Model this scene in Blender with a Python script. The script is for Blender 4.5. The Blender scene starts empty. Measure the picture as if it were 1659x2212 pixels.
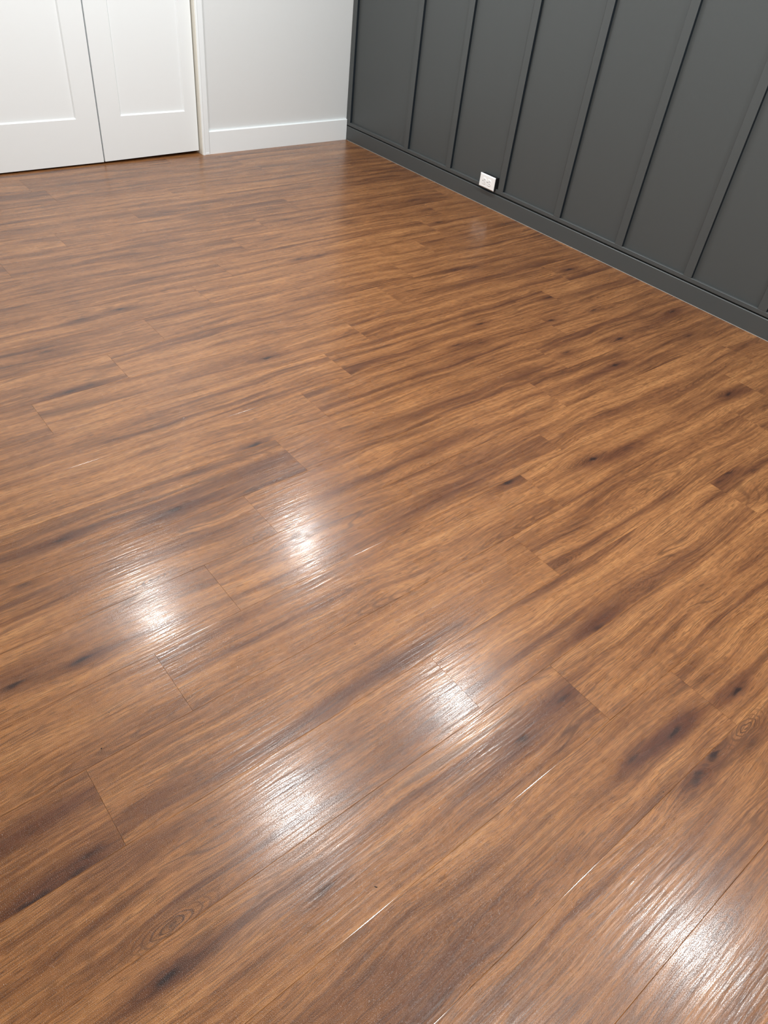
import bpy, math, random
from mathutils import Matrix, Vector

random.seed(11)
scene = bpy.context.scene

# ---------------------------------------------------------------- camera, world, exposure
RX = (0.77472136, -0.62409761, 0.10153321)      # camera right
RY = (-0.35702593, -0.56429483, -0.74438151)    # camera down
RZ = (0.52186139, 0.54043826, -0.65999029)      # camera forward
CAM = (-3.22506, -4.19156, 1.36161)
FPX = 1558.2
cd = bpy.data.cameras.new('camera')
cd.sensor_fit = 'HORIZONTAL'
cd.sensor_width = 36.0
cd.lens = FPX / 1659.0 * 36.0
cd.clip_start = 0.02
cam = bpy.data.objects.new('camera', cd)
scene.collection.objects.link(cam)
cam.matrix_world = Matrix(((RX[0], -RY[0], -RZ[0], CAM[0]),
                           (RX[1], -RY[1], -RZ[1], CAM[1]),
                           (RX[2], -RY[2], -RZ[2], CAM[2]),
                           (0, 0, 0, 1)))
scene.camera = cam
world = bpy.data.worlds.new('world')
scene.world = world
world.use_nodes = True
world.node_tree.nodes['Background'].inputs[0].default_value = (0, 0, 0, 1)
world.node_tree.nodes['Background'].inputs[1].default_value = 0.0
vs = scene.view_settings
vs.view_transform = 'Standard'
vs.look = 'None'
vs.gamma = 1.0
vs.use_curve_mapping = False
vs.exposure = 0.62
cy = scene.cycles
cy.max_bounces = 6
cy.diffuse_bounces = 4
cy.glossy_bounces = 3
cy.transmission_bounces = 0
cy.volume_bounces = 0
cy.caustics_reflective = False
cy.adaptive_threshold = 0.05
LAMP = 640.0            # emission of each ceiling downlight lens
LAMP_D = 0.107         # diameter of the lit lens
LAMP_COL = (0.965, 1.0, 1.01, 1)

# ---------------------------------------------------------------- helpers
COL = scene.collection


class MB:
    """Collects boxes and prisms, then links them as one mesh object."""
    def __init__(s):
        s.v, s.f, s.m = [], [], []

    def add(s, vs_, fs, mi=0):
        b = len(s.v)
        s.v += [tuple(p) for p in vs_]
        s.f += [tuple(b + i for i in f) for f in fs]
        s.m += [mi] * len(fs)
        return s

    def box(s, x0, x1, y0, y1, z0, z1, mi=0):
        vs_ = [(x0, y0, z0), (x1, y0, z0), (x1, y1, z0), (x0, y1, z0),
               (x0, y0, z1), (x1, y0, z1), (x1, y1, z1), (x0, y1, z1)]
        fs = [(0, 3, 2, 1), (4, 5, 6, 7), (0, 1, 5, 4), (1, 2, 6, 5), (2, 3, 7, 6), (3, 0, 4, 7)]
        return s.add(vs_, fs, mi)

    def sweep(s, prof, a, b, axis, mi=0):
        """Closed 2D profile extruded from a to b along axis ('x','y','z')."""
        n = len(prof)
        if axis == 'x':
            mk = lambda t, p: (t, p[0], p[1])
        elif axis == 'y':
            mk = lambda t, p: (p[0], t, p[1])
        else:
            mk = lambda t, p: (p[0], p[1], t)
        vs_ = [mk(a, p) for p in prof] + [mk(b, p) for p in prof]
        fs = [(i, (i + 1) % n, n + (i + 1) % n, n + i) for i in range(n)]
        fs += [tuple(range(n))[::-1], tuple(range(n, 2 * n))]
        return s.add(vs_, fs, mi)

    def mesh(s, name, mats):
        me = bpy.data.meshes.new(name)
        me.from_pydata(s.v, [], s.f)
        for m in mats:
            me.materials.append(m)
        for p, mi in zip(me.polygons, s.m):
            p.material_index = mi
        import bmesh
        bm = bmesh.new()
        bm.from_mesh(me)
        bmesh.ops.recalc_face_normals(bm, faces=bm.faces)
        bm.to_mesh(me)
        bm.free()
        me.update()
        return me

    def build(s, name, mats, parent=None, loc=(0, 0, 0), bevel=0.0, seg=2):
        if not isinstance(mats, (list, tuple)):
            mats = [mats]
        o = bpy.data.objects.new(name, s.mesh(name, mats))
        COL.objects.link(o)
        o.location = loc
        if parent:
            o.parent = parent
        if bevel:
            md = o.modifiers.new('bevel', 'BEVEL')
            md.width = bevel
            md.segments = seg
            md.limit_method = 'ANGLE'
            md.angle_limit = math.radians(40)
            md.harden_normals = False
        return o


def tag(o, label, cat, group=None, kind=None):
    o['label'] = label
    o['category'] = cat
    if group:
        o['group'] = group
    if kind:
        o['kind'] = kind
    return o


def empty(name, loc=(0, 0, 0)):
    o = bpy.data.objects.new(name, None)
    COL.objects.link(o)
    o.location = loc
    o.empty_display_size = 0.1
    return o


class NT:
    """Small node-writing helper."""
    def __init__(s, name):
        s.mat = bpy.data.materials.new(name)
        s.mat.use_nodes = True
        s.t = s.mat.node_tree
        s.bsdf = s.t.nodes['Principled BSDF']
        s.out = s.t.nodes['Material Output']

    def n(s, typ):
        return s.t.nodes.new(typ)

    def put(s, sock, val):
        if isinstance(val, bpy.types.NodeSocket):
            s.t.links.new(val, sock)
        elif val is not None:
            sock.default_value = val

    def m(s, op, a, b=None, c=None, clamp=False):
        nd = s.n('ShaderNodeMath')
        nd.operation = op
        nd.use_clamp = clamp
        for i, v in enumerate((a, b, c)):
            s.put(nd.inputs[i], v)
        return nd.outputs[0]

    def add(s, *a):
        r = a[0]
        for x in a[1:]:
            r = s.m('ADD', r, x)
        return r

    def mul(s, *a):
        r = a[0]
        for x in a[1:]:
            r = s.m('MULTIPLY', r, x)
        return r

    def sub(s, a, b):
        return s.m('SUBTRACT', a, b)

    def gauss(s, pairs):
        """exp(-sum((d/w)^2))"""
        r = None
        for d, w in pairs:
            q = s.mul(d, 1.0 / w)
            q = s.mul(q, q)
            r = q if r is None else s.add(r, q)
        return s.m('EXPONENT', s.mul(r, -1.0))

    def ss(s, v, lo, hi):
        nd = s.n('ShaderNodeMapRange')
        nd.interpolation_type = 'SMOOTHSTEP'
        s.put(nd.inputs['Value'], v)
        s.put(nd.inputs['From Min'], lo)
        s.put(nd.inputs['From Max'], hi)
        return nd.outputs[0]

    def xyz(s, x, y, z=0.0):
        nd = s.n('ShaderNodeCombineXYZ')
        for i, v in enumerate((x, y, z)):
            s.put(nd.inputs[i], v)
        return nd.outputs[0]

    def sep(s, v):
        nd = s.n('ShaderNodeSeparateXYZ')
        s.put(nd.inputs[0], v)
        return nd.outputs

    def noise(s, vec, scale=1.0, detail=2.0, rough=0.5, dist=0.0):
        nd = s.n('ShaderNodeTexNoise')
        s.put(nd.inputs['Vector'], vec)
        nd.inputs['Scale'].default_value = scale
        nd.inputs['Detail'].default_value = detail
        nd.inputs['Roughness'].default_value = rough
        nd.inputs['Distortion'].default_value = dist
        return nd.outputs[0]

    def n2(s, x, y, detail=2.0, rough=0.5):
        nd = s.n('ShaderNodeTexNoise')
        nd.noise_dimensions = '2D'
        s.put(nd.inputs['Vector'], s.xyz(x, y))
        nd.inputs['Scale'].default_value = 1.0
        nd.inputs['Detail'].default_value = detail
        nd.inputs['Roughness'].default_value = rough
        return nd.outputs[0]

    def vm(s, op, a, b=None):
        nd = s.n('ShaderNodeVectorMath')
        nd.operation = op
        s.put(nd.inputs[0], a)
        s.put(nd.inputs[1], b)
        return nd.outputs['Value' if op in ('DOT_PRODUCT', 'LENGTH') else 'Vector']

    def attr(s, name):
        nd = s.n('ShaderNodeAttribute')
        nd.attribute_type = 'OBJECT'
        nd.attribute_name = name
        return nd

    def mix(s, fac, a, b, mode='MIX'):
        nd = s.n('ShaderNodeMix')
        nd.data_type = 'RGBA'
        nd.blend_type = mode
        s.put(nd.inputs[0], fac)
        s.put(nd.inputs[6], a)
        s.put(nd.inputs[7], b)
        return nd.outputs[2]

    def ramp(s, fac, stops):
        nd = s.n('ShaderNodeValToRGB')
        cr = nd.color_ramp
        while len(cr.elements) < len(stops):
            cr.elements.new(0.5)
        for e, (p, c) in zip(cr.elements, stops):
            e.position = p
            e.color = (*c, 1)
        s.put(nd.inputs[0], fac)
        return nd.outputs[0]

    def bump(s, h, dist, strength=1.0, normal=None):
        nd = s.n('ShaderNodeBump')
        nd.inputs['Strength'].default_value = strength
        nd.inputs['Distance'].default_value = dist
        s.put(nd.inputs['Height'], h)
        if normal is not None:
            s.put(nd.inputs['Normal'], normal)
        return nd.outputs[0]


def paint(name, col, rough=0.45, tex=0.00006, scale=500, spec=0.5):
    t = NT(name)
    tc = t.n('ShaderNodeTexCoord').outputs['Object']
    t.bsdf.inputs['Base Color'].default_value = (*col, 1)
    t.bsdf.inputs['Roughness'].default_value = rough
    t.bsdf.inputs['Specular IOR Level'].default_value = spec
    if tex:
        t.put(t.bsdf.inputs['Normal'], t.bump(t.noise(tc, scale, 1), tex))
    return t.mat


M_DOOR = paint('door_paint', (0.845, 0.88, 0.885), 0.33, 0.00004, 400)
M_TRIM = paint('trim_paint', (0.865, 0.905, 0.915), 0.35, 0.00004, 400)
M_JAMB = paint('jamb_paint', (0.80, 0.77, 0.68), 0.4, 0.00004, 400)
M_WALL = paint('wall_paint', (0.735, 0.76, 0.76), 0.5, 0.00025, 260)
M_CEIL = paint('ceiling_paint', (0.85, 0.85, 0.84), 0.7, 0.0, 300)
M_GREY = paint('charcoal_paint', (0.062, 0.068, 0.068), 0.42, 0.00014, 330)
M_SIDE_SHADE = paint('charcoal_side_shade', (0.010, 0.016, 0.022), 0.45, 0.00004, 330)  # shade on the battens' near sides, put into the colour as near-black navy
M_CAULK = paint('caulk', (0.26, 0.25, 0.23), 0.6)
M_PLATE = paint('plastic_white', (0.93, 0.93, 0.92), 0.3, 0.0, 300)
M_DARK = paint('black_plastic', (0.010, 0.011, 0.012), 0.5, 0.0, 300)
M_SUB = paint('underlay', (0.035, 0.022, 0.015), 0.9)
M_SCREW = paint('screw_metal', (0.62, 0.62, 0.6), 0.3, 0.0, 300)
M_CRUMB = paint('dark_crumb', (0.016, 0.012, 0.010), 0.7)


# ---------------------------------------------------------------- floor planks
KN = ('knot_a', 'knot_b', 'knot_c', 'knot_d')
DN = ('dark_a', 'dark_b', 'dark_c')
RN = ('ring_a', 'ring_b')


def wood(name, nk, nd, nr, edge=False):
    """Warm brown plank: x runs along the plank, y across, in metres."""
    t = NT(name)
    P = t.n('ShaderNodeTexCoord').outputs['Object']
    px, py, _ = t.sep(P)
    seed = t.attr('seed').outputs['Fac']
    X = t.add(px, t.mul(seed, 17.0))
    Yo = t.mul(seed, 5.3)
    wob = t.sub(t.n2(t.mul(X, 30), t.mul(t.add(py, Yo), 70), 1), 0.5)     # ragged edges of knots
    Q = t.xyz(t.add(px, t.mul(wob, .014)), t.add(py, t.mul(wob, .009)))
    pv = py
    core = rings = None
    halo = 0.0
    E1 = math.exp(-1)
    for k in KN[:nk]:
        a = t.attr(k).outputs['Vector']
        _, ky, ks = t.sep(a)
        d = t.vm('MULTIPLY', t.vm('SUBTRACT', Q, a), (1 / .08, 1 / .020, 0))
        r2 = t.vm('DOT_PRODUCT', d, d)
        e = t.mul(t.m('POWER', E1, r2), ks)
        pv = t.sub(pv, t.mul(t.sub(py, ky), e, .7))
        c1 = t.mul(t.m('POWER', E1, t.mul(r2, 13.0)), ks)
        core = c1 if core is None else t.add(core, c1)
        halo = t.add(halo, e)
    for k in DN[:nd]:
        a = t.attr(k).outputs['Vector']
        ks = t.sep(a)[2]
        d = t.vm('MULTIPLY', t.vm('SUBTRACT', Q, a), (1 / .17, 1 / .022, 0))
        halo = t.add(halo, t.mul(t.m('POWER', E1, t.vm('DOT_PRODUCT', d, d)), ks))
    for k in RN[:nr]:
        a = t.attr(k).outputs['Vector']
        _, ky, ks = t.sep(a)
        d = t.vm('MULTIPLY', t.vm('SUBTRACT', Q, a), (1 / .080, 1 / .025, 0))
        r2 = t.vm('DOT_PRODUCT', d, d)
        e = t.mul(t.m('POWER', E1, r2), ks)
        w = t.m('SINE', t.mul(t.m('SQRT', r2), 30.0))
        w = t.mul(t.ss(w, .0, .95), e)
        rings = w if rings is None else t.add(rings, w)
        pv = t.sub(pv, t.mul(t.sub(py, ky), e, .6))
        halo = t.add(halo, t.mul(e, .18))
    # slow wander of the grain
    Y1 = t.add(pv, Yo)
    w1 = t.n2(t.mul(X, 1.7), t.mul(Y1, 5.0), 2)
    v = t.add(Y1, t.mul(t.sub(w1, .5), .07))
    b1 = t.n2(t.mul(X, .8), t.mul(v, 23), 2, .5)                  # broad light and dark bands
    b2 = t.n2(t.mul(X, 3.0), t.mul(v, 95), 2, .55)                 # narrow streaks
    fib = t.n2(t.mul(X, 5.5), t.mul(v, 330), 2, .6)                 # fibres
    pore = t.n2(t.mul(X, 36), t.mul(v, 1250), 0)                    # short pores
    blo = t.n2(t.mul(X, 6), t.mul(v, 30), 2, .6)                   # blotches
    # cathedral figure: contour lines of a stretched slow field
    cf = t.n2(t.mul(X, .55), t.mul(v, 9.0), 0)
    cat = t.m('SINE', t.add(t.mul(cf, 230), t.mul(t.sub(fib, .5), 2.5)))
    cm = t.n2(t.mul(X, 2.0), t.mul(v, 15), 0)
    cmask = t.ss(cm, .50, .68)
    catl = t.mul(t.ss(cat, .35, 1.0), cmask)
    # long thin dark cracks
    cr = t.m('ABSOLUTE', t.sub(t.n2(t.mul(X, .75), t.mul(v, 19), 1, .3), .5))
    crack = t.mul(t.sub(1.0, t.ss(cr, .002, .010)), t.sub(1.0, t.ss(cm, .36, .50)))
    H = t.m('MINIMUM', t.mul(halo, t.add(-.75, t.mul(b2, 1.8), t.mul(fib, 1.8))), 1.0, clamp=True) if nk + nd + nr else 0.0
    tone = t.attr('tone').outputs['Fac']
    val = t.add(.5, t.mul(t.sub(b1, .5), BAND), t.mul(t.sub(b2, .5), .78), t.mul(t.sub(fib, .5), .58),
                t.mul(t.sub(blo, .5), .45), tone)
    if nk + nd + nr:
        val = t.sub(val, t.mul(H, .32))
    col = t.ramp(val, RAMP)
    if nk + nd + nr:
        col = t.mix(t.mul(H, .54), col, REDD)
    col = t.mix(t.mul(t.ss(b1, .40, .25), .35), col, REDB)
    dark = t.m('MAXIMUM', t.m('MAXIMUM', t.mul(t.ss(pore, .54, .66), .54), t.mul(catl, .50)),
               t.m('MAXIMUM', t.mul(crack, .62), t.mul(t.ss(fib, .56, .66), .60)))
    if nr:
        dark = t.m('MAXIMUM', dark, t.mul(rings, .9))
    dark = t.m('MINIMUM', dark, .85)
    col = t.mix(dark, col, LINEC)
    if nk:
        col = t.mix(t.m('MINIMUM', t.mul(core, 1.25), .95), col, COREC)
    t.put(t.bsdf.inputs['Base Color'], col)
    t.bsdf.inputs['Specular IOR Level'].default_value = 0.29
    if edge:
        t.bsdf.inputs['Roughness'].default_value = 0.10
        t.bsdf.inputs['Specular IOR Level'].default_value = 0.5
        return t.mat
    # surface: embossed grain plus a fine pebbled wear layer; mopped smears are duller
    G = t.n('ShaderNodeNewGeometry').outputs['Position']
    gx, gy, _ = t.sep(G)
    smear = 0.0
    for (cx, cy, lx, ly, a, s_) in SMEARS:
        ca, sa = math.cos(a), math.sin(a)
        d = t.vm('SUBTRACT', G, (cx, cy, 0))
        u = t.vm('DOT_PRODUCT', d, (ca / lx, sa / lx, 0))
        q = t.vm('DOT_PRODUCT', d, (-sa / ly, ca / ly, 0))
        smear = t.add(smear, t.mul(t.m('POWER', E1, t.add(t.mul(u, u), t.mul(q, q))), s_))
    patch = t.n2(t.mul(gx, 9), t.mul(gy, 24), 1)
    smear = t.m('MINIMUM', t.mul(smear, t.add(.2, t.mul(patch, 1.5))), 1.0)
    yo = t.add(py, Yo)
    peb = t.n2(t.mul(gx, 700), t.mul(gy, 700), 0)
    emb = t.n2(t.mul(X, 30), t.mul(yo, 420), 1, .5)
    emb2 = t.n2(t.mul(X, 10), t.mul(yo, 120), 1, .5)
    h = t.add(t.mul(t.ss(peb, .50, .80), PEB), t.mul(emb, EMB), t.mul(emb2, EMB2))
    nrm = t.bump(h, 0.001, 1.0)
    t.put(t.bsdf.inputs['Normal'], nrm)
    t.put(t.bsdf.inputs['Coat Normal'], nrm)
    t.bsdf.inputs['Coat Weight'].default_value = COATW
    t.bsdf.inputs['Coat IOR'].default_value = 1.5
    t.put(t.bsdf.inputs['Coat Roughness'], t.add(ROUGH, t.mul(patch, .06), t.mul(smear, .25), t.mul(dark, .12)))
    t.put(t.bsdf.inputs['Roughness'], t.add(HAZE, t.mul(patch, .08)))
    return t.mat


ROUGH, PEB, EMB, EMB2 = .112, .15, .07, .30
HAZE, COATW = .24, .50
BAND = 1.0
RAMP = [(0.0, (.076, .026, .010)), (.25, (.156, .059, .021)), (.5, (.256, .104, .036)),
        (.75, (.350, .151, .053)), (1.0, (.430, .198, .072))]
REDD = (.080, .024, .013, 1)
REDB = (.110, .038, .018, 1)
LINEC = (.042, .015, .006, 1)
COREC = (.016, .006, .005, 1)
SMEARS = [(-2.91, -3.76, .17, .035, .21, .9), (-2.99, -3.02, .11, .022, .07, .8),
          (-.05, -2.50, .03, .16, 0.0, .8), (-.253, -1.544, .03, .03, 0.0, .7),
          (-2.78, -2.40, .2, .05, .1, .4)]
_woods = {}


def wood_set(nk, nd, nr):
    if (nk, nd, nr) not in _woods:
        _woods[(nk, nd, nr)] = wood('plank_wood', nk, nd, nr)
    return [_woods[(nk, nd, nr)], M_WEDGE]


M_WEDGE = wood('plank_edge', 0, 0, 0, True)

W = 0.182           # plank width
LEN = 1.218         # plank length
Y0 = 2.80583        # row 0 starts at y = -Y0
GAP = 0.00012
ROOM_X0, ROOM_Y0, ROOM_H = -4.30, -5.62, 2.44
KNOTS = [ (-3.029,-3.099,1.0), (-3.166,-3.083,0.8), (-3.055,-2.813,0.5), (-2.296,-2.615,1.0), (-3.177,-3.510,0.5), (-3.207,-3.528,0.6), (-3.266,-3.531,0.5), (-3.297,-3.530,0.6), (-2.359,-3.812,0.7), (-2.198,-3.797,0.6), (-1.962,-3.711,0.6), (-1.729,-3.704,0.3), (-1.871,-3.533,0.3), (-1.735,-3.176,1.0), (-2.060,-4.004,1.0), (-2.193,-3.985,0.5), (-2.033,-4.089,1.0), (-2.105,-4.095,0.6), (-2.128,-4.102,0.4), (-1.878,-3.956,0.4), (-1.832,-4.029,1.0), (-1.933,-4.124,0.4), (-2.877,-3.811,0.6), (-3.110,-3.844,0.6), (-3.156,-3.768,1.0), (-3.183,-3.796,0.6), (-2.650,-2.062,0.7), (-2.587,-2.059,0.5), (-2.923,-2.711,0.6), (-2.634,-2.758,0.7), (-1.981,-2.186,0.8), (-0.816,-2.889,0.8), (-1.399,-3.244,1.0), (-1.250,-3.267,0.4), (-0.915,-2.719,0.5), (-0.152,-2.714,0.8), (-0.611,-2.757,0.7), (-0.296,-2.893,0.5), (-0.587,-3.262,0.8), (-1.055,-3.541,0.7), (-1.129,-3.551,0.5), (-0.957,-3.581,0.4), (-0.788,-1.914,0.5), (-0.670,-1.936,0.5), (-0.239,-2.169,1.0), (-0.581,-2.337,0.8), (-1.064,-2.373,0.7), (-1.277,-2.457,0.6), (-1.173,-2.491,0.4), (-0.428,-1.419,0.6), (-0.344,-1.249,0.5), (-0.333,-1.098,0.6), (-0.755,-2.497,0.7), (-0.494,-2.524,0.5), (-2.349,-0.700,0.5), (-2.187,-0.429,0.4), (-2.279,-1.604,0.8), (-2.437,-1.616,0.5), (-2.626,-1.786,0.6), (-1.388,-1.248,0.5), (-1.176,-1.062,0.4), (-1.386,-1.502,0.5), (-1.274,-1.508,0.5), (-0.894,-1.235,0.4) ]
DARKS = [ (-3.216,-3.405,1.0), (-3.298,-3.407,0.8), (-1.947,-3.695,0.7), (-2.612,-4.021,0.6), (-2.858,-3.977,0.7), (-2.817,-4.030,0.7), (-2.315,-2.720,0.7), (-2.113,-2.147,0.6), (-0.984,-2.901,0.8), (-1.291,-3.274,0.6), (-0.271,-2.738,0.7), (-0.142,-3.072,0.8), (-0.828,-3.233,0.5), (-0.137,-1.078,0.6), (-2.282,-0.840,0.8), (-2.191,-3.791,0.8), (-2.110,-3.993,0.7), (-2.333,-3.939,0.5), (-0.465,-3.286,0.6), (-3.127,-3.052,0.6), (-1.789,-3.030,0.4), (-1.773,-2.925,0.5), (-2.681,-3.533,0.3), (-2.566,-2.821,0.5), (-2.755,-3.005,0.4), (-2.441,-3.509,0.4), (-3.042,-3.476,0.5), (-3.104,-3.550,0.6), (-1.910,-2.015,0.4), (-0.659,-2.938,0.5), (-2.659,-2.992,0.4), (-2.225,-4.162,0.5), (-2.458,-3.934,0.5) ]
RINGS = [ (-2.494,-2.972,0.8), (-1.908,-4.095,1.0), (-2.345,-4.293,0.8), (-3.115,-3.703,1.0), (-2.803,-2.964,0.8), (-1.692,-3.171,0.6), (-1.749,-3.681,0.5), (-1.860,-3.505,0.6), (-2.385,-3.656,0.3), (-2.810,-3.620,0.5), (-1.458,-3.231,0.6), (-0.603,-3.245,0.7), (-0.525,-3.135,0.6), (-1.534,-3.475,0.5), (-1.440,-3.510,0.5), (-1.879,-2.975,0.5), (-2.764,-3.995,0.5), (-0.945,-2.761,0.4), (-2.010,-2.476,0.4), (-1.226,-1.662,0.4) ]

# one end joint of each row, read off the photograph; the others follow at plank length
JOINTS = {-16: -1.30, -15: -2.139, -14: -0.86, -13: -1.516, -12: -1.82, -11: -2.235, -10: -1.316, -9: -1.545, -8: -1.743, -7: -1.945,
          -6: -2.237, -5: -2.457, -4: -1.560, -3: -1.782, -2: -2.007, -1: -2.227, 0: -2.448,
          1: -2.669, 2: -2.892, 3: -1.903, 4: -2.378, 5: -2.156, 6: -1.920, 7: -1.69, 8: -1.80,
          9: -1.93, 10: -1.72, 11: -1.95, 12: -2.17, 13: -2.4, 14: -2.6, 15: -2.85}

floor = MB().box(ROOM_X0 - .1, .1, ROOM_Y0 - .1, .65, -.06, -.006).build('floor', M_SUB)
tag(floor, 'glossy reddish-brown wood plank floor filling the foreground', 'floor', kind='structure')


def plank_mesh(L, Wd, nk, nd, nr):
    """Plank with softly eased long edges (12 degree roll) and tight eased ends; origin at the centre of the top."""
    hx, hy = L / 2 - GAP / 2, Wd / 2 - GAP / 2
    e1, e2, ex = .00055, .0001, .00025
    d1 = -e1 * math.tan(math.radians(12.0))
    prof = [(-hy, -.005), (-hy, d1 - .0004), (-hy + e2, d1), (-hy + e2 + e1, 0),
            (hy - e2 - e1, 0), (hy - e2, d1), (hy, d1 - .0004), (hy, -.005)]
    n = len(prof)
    vs_, fs, mi = [], [], []
    for x, dz in ((-hx, -.0005), (-hx + ex, 0), (hx - ex, 0), (hx, -.0005)):
        vs_ += [(x, y, z + (dz if z > -.004 else 0)) for y, z in prof]
    mb = MB()
    for s in range(3):
        for i in range(n):
            j = (i + 1) % n
            fs = [(s * n + i, s * n + j, (s + 1) * n + j, (s + 1) * n + i)]
            mi.append((fs[0], 1 if i in (1, 2, 4, 5) else 0))
    mb.v = vs_
    mb.f = [a for a, _ in mi] + [tuple(range(n))[::-1], tuple(range(3 * n, 4 * n))]
    mb.m = [b for _, b in mi] + [0, 0]
    return mb.mesh('plank', wood_set(nk, nd, nr))


_meshes = {}
X_HI, X_LO = 0.012, ROOM_X0 - .02
for k in sorted(JOINTS):
    yt, yb = -(Y0 + k * W), -(Y0 + (k + 1) * W)
    yb = max(yb, ROOM_Y0 - .05)
    if yt - yb < .02:
        continue
    j = JOINTS[k]
    while j - LEN > X_LO:
        j -= LEN
    xs = [X_LO]
    while j < X_HI - .03:
        if j - xs[-1] > .03:
            xs.append(j)
        j += LEN
    xs.append(X_HI)
    for a, b in zip(xs[:-1], xs[1:]):
        cx, cy = (a + b) / 2, (yt + yb) / 2
        marks, cnt = {}, []
        for names, tab in ((KN, KNOTS), (DN, DARKS), (RN, RINGS)):
            inside = [(q[0] - cx, q[1] - cy, q[2]) for q in tab if a < q[0] < b and yb < q[1] < yt]
            inside.sort(key=lambda q: -q[2])
            inside = inside[:len(names)]
            cnt.append(len(inside))
            for nm, q in zip(names, inside):
                marks[nm] = tuple(float(c) for c in q)
        key = (round(b - a, 4), round(yt - yb, 4), *cnt)
        if key not in _meshes:
            _meshes[key] = plank_mesh(*key)
        o = bpy.data.objects.new('plank', _meshes[key])
        COL.objects.link(o)
        o.location = (cx, cy, 0)
        o.parent = floor
        o['seed'] = random.random()
        o['tone'] = random.uniform(-.09, .09)
        for nm, q in marks.items():
            o[nm] = q

# ---------------------------------------------------------------- room shell
WX = 0.018           # face of the charcoal panels behind the battens
WY = 0.014           # face of the pale wall
OPEN_L, OPEN_R = -2.93, -1.062      # closet opening
DOOR_Y = 0.032
HEAD = 2.06

ceiling = MB().box(ROOM_X0 - .1, .2, ROOM_Y0 - .1, .75, ROOM_H, ROOM_H + .08).build('ceiling', M_CEIL)
tag(ceiling, 'flat white ceiling above the room', 'ceiling', kind='structure')

wb = MB()
wb.box(OPEN_R + .018, .13, WY, WY + .1, -.005, ROOM_H)
wb.box(ROOM_X0 - .1, OPEN_L - .018, WY, WY + .1, -.005, ROOM_H)
wb.box(OPEN_L - .018, OPEN_R + .018, WY, WY + .1, HEAD + .018, ROOM_H)
wall_back = wb.build('wall_back', M_WALL)
tag(wall_back, 'pale grey painted wall between the closet doors and the charcoal wall', 'wall', kind='structure')

closet = MB().box(OPEN_L - .3, OPEN_R + .3, .64, .70, -.005, ROOM_H)
closet.box(OPEN_L - .36, OPEN_L - .3, WY + .1, .70, -.005, ROOM_H)
closet.box(OPEN_R + .3, OPEN_R + .36, WY + .1, .70, -.005, ROOM_H)
closet = closet.build('wall_closet', M_WALL)
tag(closet, 'unlit closet wall behind the two white doors', 'wall', kind='structure')

wl = MB().box(ROOM_X0 - .1, ROOM_X0, ROOM_Y0 - .1, WY, -.005, ROOM_H).build('wall_left', M_WALL)
tag(wl, 'pale grey side wall opposite the charcoal wall', 'wall', kind='structure')
wf = MB().box(ROOM_X0 - .1, .13, ROOM_Y0 - .1, ROOM_Y0, -.005, ROOM_H).build('wall_front', M_WALL)
tag(wf, 'pale grey wall behind the viewer', 'wall', kind='structure')

# charcoal board-and-batten wall
wr = MB().box(WX + .004, .13, ROOM_Y0, WY, -.005, ROOM_H).build('wall_right', M_GREY)
tag(wr, 'charcoal board-and-batten accent wall on the right', 'wall', kind='structure')
# left (far) and right (near) edge of each batten face
BAT = [(.012, -.030), (-.583, -.622), (-.970, -1.009), (-1.403, -1.443), (-1.816, -1.858),
       (-2.221, -2.264), (-2.622, -2.664), (-3.004, -3.045)]
y = -3.41
while y > ROOM_Y0 + .1:
    BAT.append((y, y - .042))
    y -= .405
mid = [WY] + [(a + b) / 2 for a, b in BAT[1:]] + [ROOM_Y0 + .001]
for a, b in zip(mid[:-1], mid[1:]):
    MB().box(WX, WX + .004, b + .0004, a - .0004, 0.0, ROOM_H).build('panel', M_GREY, wr)
STRIP0, STRIP1 = .0890, .1085
FX = .002
for a, b in BAT:
    m = MB()
    x0, x1, z0, z1 = FX, WX, STRIP1 + .0003, ROOM_H - .09
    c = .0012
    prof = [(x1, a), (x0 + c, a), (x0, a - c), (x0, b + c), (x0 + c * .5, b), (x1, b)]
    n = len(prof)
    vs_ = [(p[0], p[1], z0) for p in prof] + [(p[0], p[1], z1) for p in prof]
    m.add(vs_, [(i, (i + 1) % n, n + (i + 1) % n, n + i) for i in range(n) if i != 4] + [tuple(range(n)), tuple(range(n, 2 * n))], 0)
    m.add(vs_, [(4, 5, n + 5, n + 4)], 1)  # near side only: dark stripe painted as shade, the downlights leave it lit
    bo = m.build('batten', [M_GREY, M_SIDE_SHADE], wr)
OUT_Y, OUT_Z = -1.3295, .1325
for a, b in ((.012, OUT_Y + .0565), (OUT_Y - .0565, ROOM_Y0 + .001)):
    MB().box(FX, WX, b, a, STRIP0, STRIP1).build('rail', M_GREY, wr, bevel=.0022, seg=3)
MB().box(FX, WX, ROOM_Y0 + .001, .012, ROOM_H - .089, ROOM_H - .001).build('top_rail', M_GREY, wr, bevel=.0012)

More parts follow.
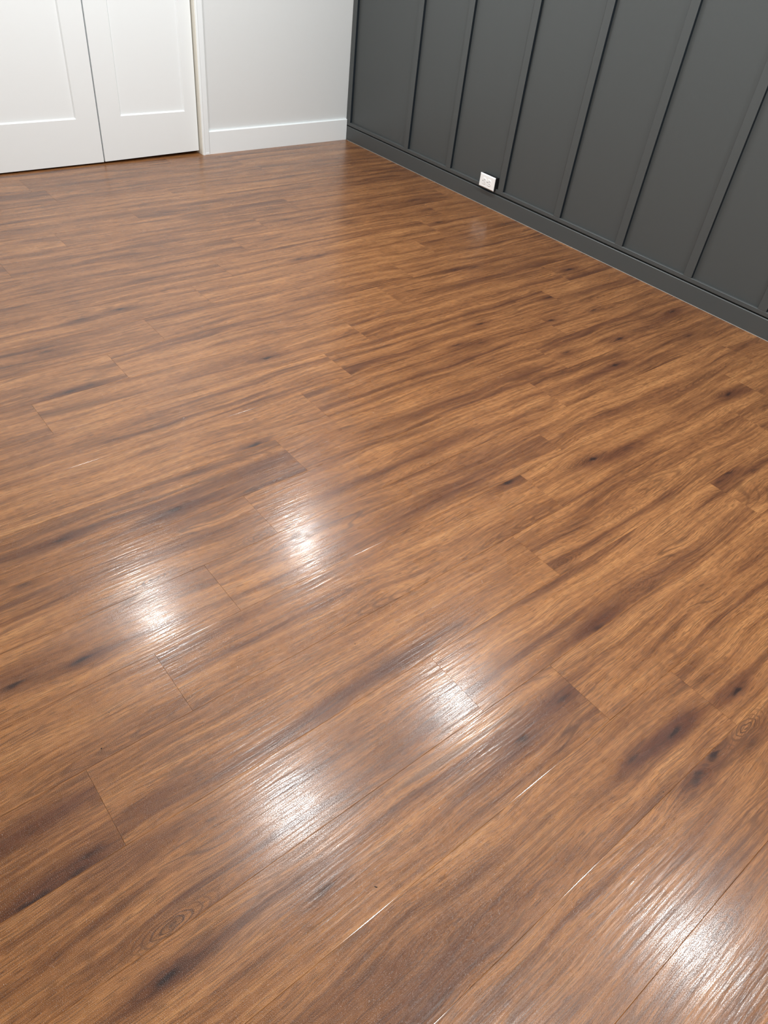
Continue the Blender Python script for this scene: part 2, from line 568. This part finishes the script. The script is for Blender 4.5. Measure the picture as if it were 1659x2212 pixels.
# charcoal baseboard: its top sags away from the rail around the outlet
tops = [(.0, .0835), (-.35, .0830), (-.8, .0822), (-1.1, .0812), (-1.33, .0800), (-1.6, .0808), (-2.0, .0820),
        (-2.6, .0828), (-3.2, .0830), (ROOM_Y0 + .001, .0830)]
bb = MB()
n = len(tops)
vs_ = []
for yy, zt in tops:
    vs_ += [(WX, yy, .0), (0.0, yy, .0), (0.0, yy, zt - .0020), (.0020, yy, zt), (WX, yy, zt)]
fs = []
for i in range(n - 1):
    for j in range(5):
        fs.append((i * 5 + j, i * 5 + (j + 1) % 5, (i + 1) * 5 + (j + 1) % 5, (i + 1) * 5 + j))
fs += [tuple(range(5)), tuple(range((n - 1) * 5, n * 5))]
bb.add(vs_, fs)
b_right = bb.build('baseboard_right', M_GREY)
tag(b_right, 'charcoal baseboard along the foot of the batten wall', 'baseboard', kind='structure')
ck = MB().sweep([(-.0013, .0001), (.0, .0001), (.0, .0013)], ROOM_Y0 + .002, -.012, 'y').build('trim_1', M_CAULK)
tag(ck, 'thin pale caulk line between charcoal baseboard and floor', 'caulk line', kind='structure')

# pale baseboards
BH = .124
prof = [(WY, 0.0), (0.0, 0.0), (0.0, BH - .003), (.003, BH), (WY, BH)]
b_back = MB().sweep(prof, -1.0125, -.0003, 'x').build('baseboard_back', M_TRIM)
tag(b_back, 'tall white baseboard under the pale grey wall by the corner', 'baseboard', kind='structure')
b_back2 = MB().sweep(prof, ROOM_X0 + .016, OPEN_L - .05, 'x').build('baseboard_closet', M_TRIM)
tag(b_back2, 'short white baseboard left of the closet doors', 'baseboard', kind='structure')
b_left = MB().box(ROOM_X0, ROOM_X0 + .014, ROOM_Y0, -.0003, 0, BH).build('baseboard_left', M_TRIM, bevel=.003)
tag(b_left, 'white baseboard along the side wall', 'baseboard', kind='structure')
b_front = MB().box(ROOM_X0 + .016, -.002, ROOM_Y0, ROOM_Y0 + .014, 0, BH).build('baseboard_front', M_TRIM, bevel=.003)
tag(b_front, 'white baseboard behind the viewer', 'baseboard', kind='structure')

# closet casing and jamb
casing = empty('trim_2', (0, 0, 0))
tag(casing, 'white door casing framing the closet opening', 'door frame', kind='structure')
cp = lambda s: [(s, WY), (s, -.001), (s + .0025, -.0045), (s + .009, -.0065), (s + .014, -.0045), (s + .042, -.0035), (s + .0455, -.0005), (s + .0455, WY)]
MB().sweep(cp(-1.059), 0.0, HEAD + .05, 'z').build('casing_side', M_TRIM, casing)
MB().sweep([(2 * ((OPEN_L + OPEN_R) / 2) - a, b) for a, b in cp(-1.059)], 0.0, HEAD + .05, 'z').build('casing_side', M_TRIM, casing)
MB().box(OPEN_L - .003, OPEN_R + .003, -.0045, WY, HEAD + .004, HEAD + .05).build('casing_head', M_TRIM, casing, bevel=.002)
MB().box(OPEN_R, OPEN_R + .0175, WY + .0002 - .013, .10, 0.0, HEAD + .0175).build('jamb', M_JAMB, casing, bevel=.001)
MB().box(OPEN_L - .0175, OPEN_L, WY + .0002 - .013, .10, 0.0, HEAD + .0175).build('jamb', M_JAMB, casing, bevel=.001)
MB().box(OPEN_L, OPEN_R, WY + .0002 - .013, .10, HEAD, HEAD + .0175).build('jamb_head', M_JAMB, casing)
MB().box(-1.0445, -1.0215, -.0052, -.0034, .001, .0115).build('foot_block', M_TRIM, casing, bevel=.0006)


def shaker_door(name, x0, x1, p0, p1, zl, zr, label):
    """Door slab of two stiles, two rails and a recessed panel with a sloped sticking."""
    d = empty(name, ((x0 + x1) / 2, DOOR_Y, 0))
    tag(d, label, 'door', kind='structure')
    T, zt, pb, pt, dep, slope = .035, HEAD - .006, .231, HEAD - .13, .008, .006
    ox, oy = -(x0 + x1) / 2, 0.0
    zb = lambda x: zl + (zr - zl) * (x - x0) / (x1 - x0)

    def slab(nm, a, b, lo_a, lo_b, hi):
        m = MB()
        vs_ = [(a + ox, 0, lo_a), (b + ox, 0, lo_b), (b + ox, T, lo_b), (a + ox, T, lo_a),
               (a + ox, 0, hi), (b + ox, 0, hi), (b + ox, T, hi), (a + ox, T, hi)]
        m.add(vs_, [(0, 3, 2, 1), (4, 5, 6, 7), (0, 1, 5, 4), (1, 2, 6, 5), (2, 3, 7, 6), (3, 0, 4, 7)])
        return m.build(nm, M_DOOR, d)
    slab('stile', x0, p0, zb(x0), zb(p0), zt)
    slab('stile', p1, x1, zb(p1), zb(x1), zt)
    slab('rail', p0, p1, zb(p0), zb(p1), pb)
    slab('rail', p0, p1, pt, pt, zt)
    MB().box(p0 + ox, p1 + ox, dep, dep + .018, pb, pt).build('panel', M_DOOR, d)
    s = MB()
    o_ = [(p0 + ox, 0.0004, pb), (p1 + ox, 0.0004, pb), (p1 + ox, 0.0004, pt), (p0 + ox, 0.0004, pt)]
    i_ = [(p0 + ox + slope, dep - .0002, pb + slope), (p1 + ox - slope, dep - .0002, pb + slope),
          (p1 + ox - slope, dep - .0002, pt - slope), (p0 + ox + slope, dep - .0002, pt - slope)]
    b_ = [(q[0], dep - .0002, q[2]) for q in o_]
    for q in range(4):
        r = (q + 1) % 4
        s.add([o_[q], o_[r], i_[r], i_[q], b_[q], b_[r]], [(0, 1, 2, 3), (0, 4, 5, 1), (4, 3, 2, 5), (0, 3, 4), (1, 5, 2)])
    s.build('sticking', M_DOOR, d)
    return d


shaker_door('door_1', -2.24, -1.6475, -2.155, -1.763, .0085, .0095, 'left white closet door with recessed flat panel')
shaker_door('door_2', -1.6405, -1.0685, -1.521, -1.142,   .0105, .0185, 'right white closet door with recessed flat panel beside the casing')
shaker_door('door_3', OPEN_L + .006, -2.2465, -2.81, -2.36, .0085, .0085, 'far white closet door left of the other two')

# ---------------------------------------------------------------- ceiling downlights
ring_p = [(.052, 0.0), (.075, 0.0), (.073, -.004), (.066, -.0055), (.054, -.003)]


def downlight(x, yy, label):
    d = empty('recessed_downlight', (x, yy, ROOM_H))
    tag(d, label, 'ceiling light', 'recessed ceiling downlights')
    N = 40
    if 'ring' not in _meshes:
        m = MB()
        vs_ = [(r * math.cos(2 * math.pi * i / N), r * math.sin(2 * math.pi * i / N), z) for i in range(N) for r, z in ring_p]
        q = len(ring_p)
        m.add(vs_, [(i * q + j, i * q + (j + 1) % q, ((i + 1) % N) * q + (j + 1) % q, ((i + 1) % N) * q + j) for i in range(N) for j in range(q)])
        _meshes['ring'] = m.mesh('trim_ring', [M_TRIM])
        m = MB()
        NL = 20
        m.add([(.0535 * math.cos(2 * math.pi * i / NL), .0535 * math.sin(2 * math.pi * i / NL), -.0015) for i in range(NL)], [tuple(range(NL))[::-1]])
        _meshes['lens'] = m.mesh('lens', [M_PLATE])
    for nm, key in (('trim_ring', 'ring'), ('lens', 'lens')):
        o = bpy.data.objects.new(nm, _meshes[key])
        COL.objects.link(o)
        o.parent = d
    ld = bpy.data.lights.new('downlight_glow', 'AREA')
    ld.shape = 'DISK'
    ld.size = LAMP_D
    ld.color = LAMP_COL[:3]
    ld.energy = LAMP * math.pi * math.pi * (LAMP_D / 2) ** 2
    lo = bpy.data.objects.new('downlight_glow', ld)
    COL.objects.link(lo)
    lo.parent = d
    lo.location = (0, 0, -.0075)


ROWN = ['over the closet end', 'over the middle of the floor', 'over the viewer']
COLN = ['nearest the charcoal wall', 'in the left column']
for i, yy in enumerate((-1.02, -2.71, -4.42)):
    for j, x in enumerate((-.96, -2.15)):
        downlight(x, yy, 'round white ceiling downlight %s, %s' % (ROWN[i], COLN[j]))

# ---------------------------------------------------------------- wall outlet
PX = -.012          # back of the cover plate
out = empty('electrical_outlet', (PX, OUT_Y, OUT_Z))
tag(out, 'white duplex electrical outlet low on the charcoal wall', 'outlet')
pw, ph, pt = .0580, .0355, .0055
MB().box(.0, WX - PX - .0003, -.0560, .0545, -.0340, .0325).build('mounting_box', M_DARK, out)
m = MB()
c = .0045
o_ = [(-pw, -ph), (pw, -ph), (pw, ph), (-pw, ph)]
vs_ = [(0, *q) for q in o_] + [(-.0015, *q) for q in o_] + [(-pt, math.copysign(abs(q[0]) - c, q[0]), math.copysign(abs(q[1]) - c, q[1])) for q in o_]
fs = [(0, 1, 2, 3), (8, 9, 10, 11)]
for L_ in (0, 4):
    fs += [(L_ + i, L_ + (i + 1) % 4, L_ + 4 + (i + 1) % 4, L_ + 4 + i) for i in range(4)]
m.add(vs_, fs)
plate = m.build('cover_plate', M_PLATE, out, bevel=.0006)
sc = MB()
N = 16
vs_ = [(-pt - .0001, .003 * math.cos(2 * math.pi * i / N), .003 * math.sin(2 * math.pi * i / N)) for i in range(N)]
sc.add(vs_ + [(-pt - .0010, p[1] * .8, p[2] * .8) for p in vs_], [tuple(range(N)), tuple(range(N, 2 * N))] + [(i, (i + 1) % N, N + (i + 1) % N, N + i) for i in range(N)])
sc.box(-pt - .0012, -pt - .0008, -.0022, .0022, -.0003, .0003, 1)
sc.build('screw', [M_SCREW, M_DARK], out)
for yc in (.0195, -.0195):
    m = MB()
    N = 28
    pts = []
    for i in range(N):
        a = 2 * math.pi * i / N
        yy, zz = .0172 * math.cos(a), .0172 * math.sin(a)
        yy = max(-.0142, min(.0142, yy))
        pts.append((yy, zz))
    vs_ = [(-pt + .001, yc + p[0], p[1]) for p in pts] + [(-pt - .0012, yc + p[0], p[1]) for p in pts] + [(-pt - .0018, yc + p[0] * .95, p[1] * .95) for p in pts]
    fs = [tuple(range(2 * N, 3 * N))] + [(i, (i + 1) % N, N + (i + 1) % N, N + i) for i in range(N)] + [(N + i, N + (i + 1) % N, 2 * N + (i + 1) % N, 2 * N + i) for i in range(N)]
    m.add(vs_, fs)
    rc = m.build('receptacle', M_PLATE, out)
    for nm, y0_, y1_, z0_, z1_ in (('slot', -.0080, .0005, .0052, .0073), ('slot', -.0070, -.0005, -.0073, -.0052)):
        MB().box(-pt - .00195, -pt - .0010, yc + y0_, yc + y1_, z0_, z1_).build(nm, M_DARK, rc)
    g = MB()
    q = 14
    vs_ = [(-pt - .00195, yc + .0082 + .0025 * math.cos(2 * math.pi * i / q), .0025 * math.sin(2 * math.pi * i / q)) for i in range(q)]
    g.add(vs_ + [(-pt - .001, p[1], p[2]) for p in vs_], [tuple(range(q)), tuple(range(q, 2 * q))] + [(i, (i + 1) % q, q + (i + 1) % q, q + i) for i in range(q)])
    g.build('ground_hole', M_DARK, rc)

# ---------------------------------------------------------------- crumbs on the floor
CR = [(-3.079, -3.3262, .0017, .0014, .5, 'tiny round black crumb on the plank at lower left'),
      (-2.7995, -3.8614, .0034, .0009, -.9, 'tiny dark sliver on the floor below the brightest reflection'),
      (-2.5011, -3.405, .0012, .0009, .4, 'tiny dark speck on the floor in mid frame'),
      (-3.0332, -3.2573, .0011, .0009, .2, 'smallest dark speck on the floor at left, above the round crumb'),
      (-2.2023, -4.0724, .0017, .0007, -1.0, 'tiny dark sliver on the floor at lower right')]
for x, yy, a, b, r, lab in CR:
    m = MB()
    N = 10
    rings = []
    for zf, rf in ((0.0, .75), (.35, 1.0), (.75, .8), (1.0, .35)):
        rings.append([(a * rf * math.cos(2 * math.pi * i / N) * random.uniform(.85, 1.12), b * rf * math.sin(2 * math.pi * i / N) * random.uniform(.85, 1.12), zf * b * 1.1) for i in range(N)])
    vs_ = sum(rings, [])
    fs = [tuple(range(N)), tuple(range(3 * N, 4 * N))]
    for l_ in range(3):
        fs += [(l_ * N + i, l_ * N + (i + 1) % N, (l_ + 1) * N + (i + 1) % N, (l_ + 1) * N + i) for i in range(N)]
    m.add(vs_, fs)
    o = m.build('crumb', M_CRUMB, None, (x, yy, .0001))
    o.rotation_euler.z = r
    tag(o, lab, 'crumb', 'crumbs on the floor')
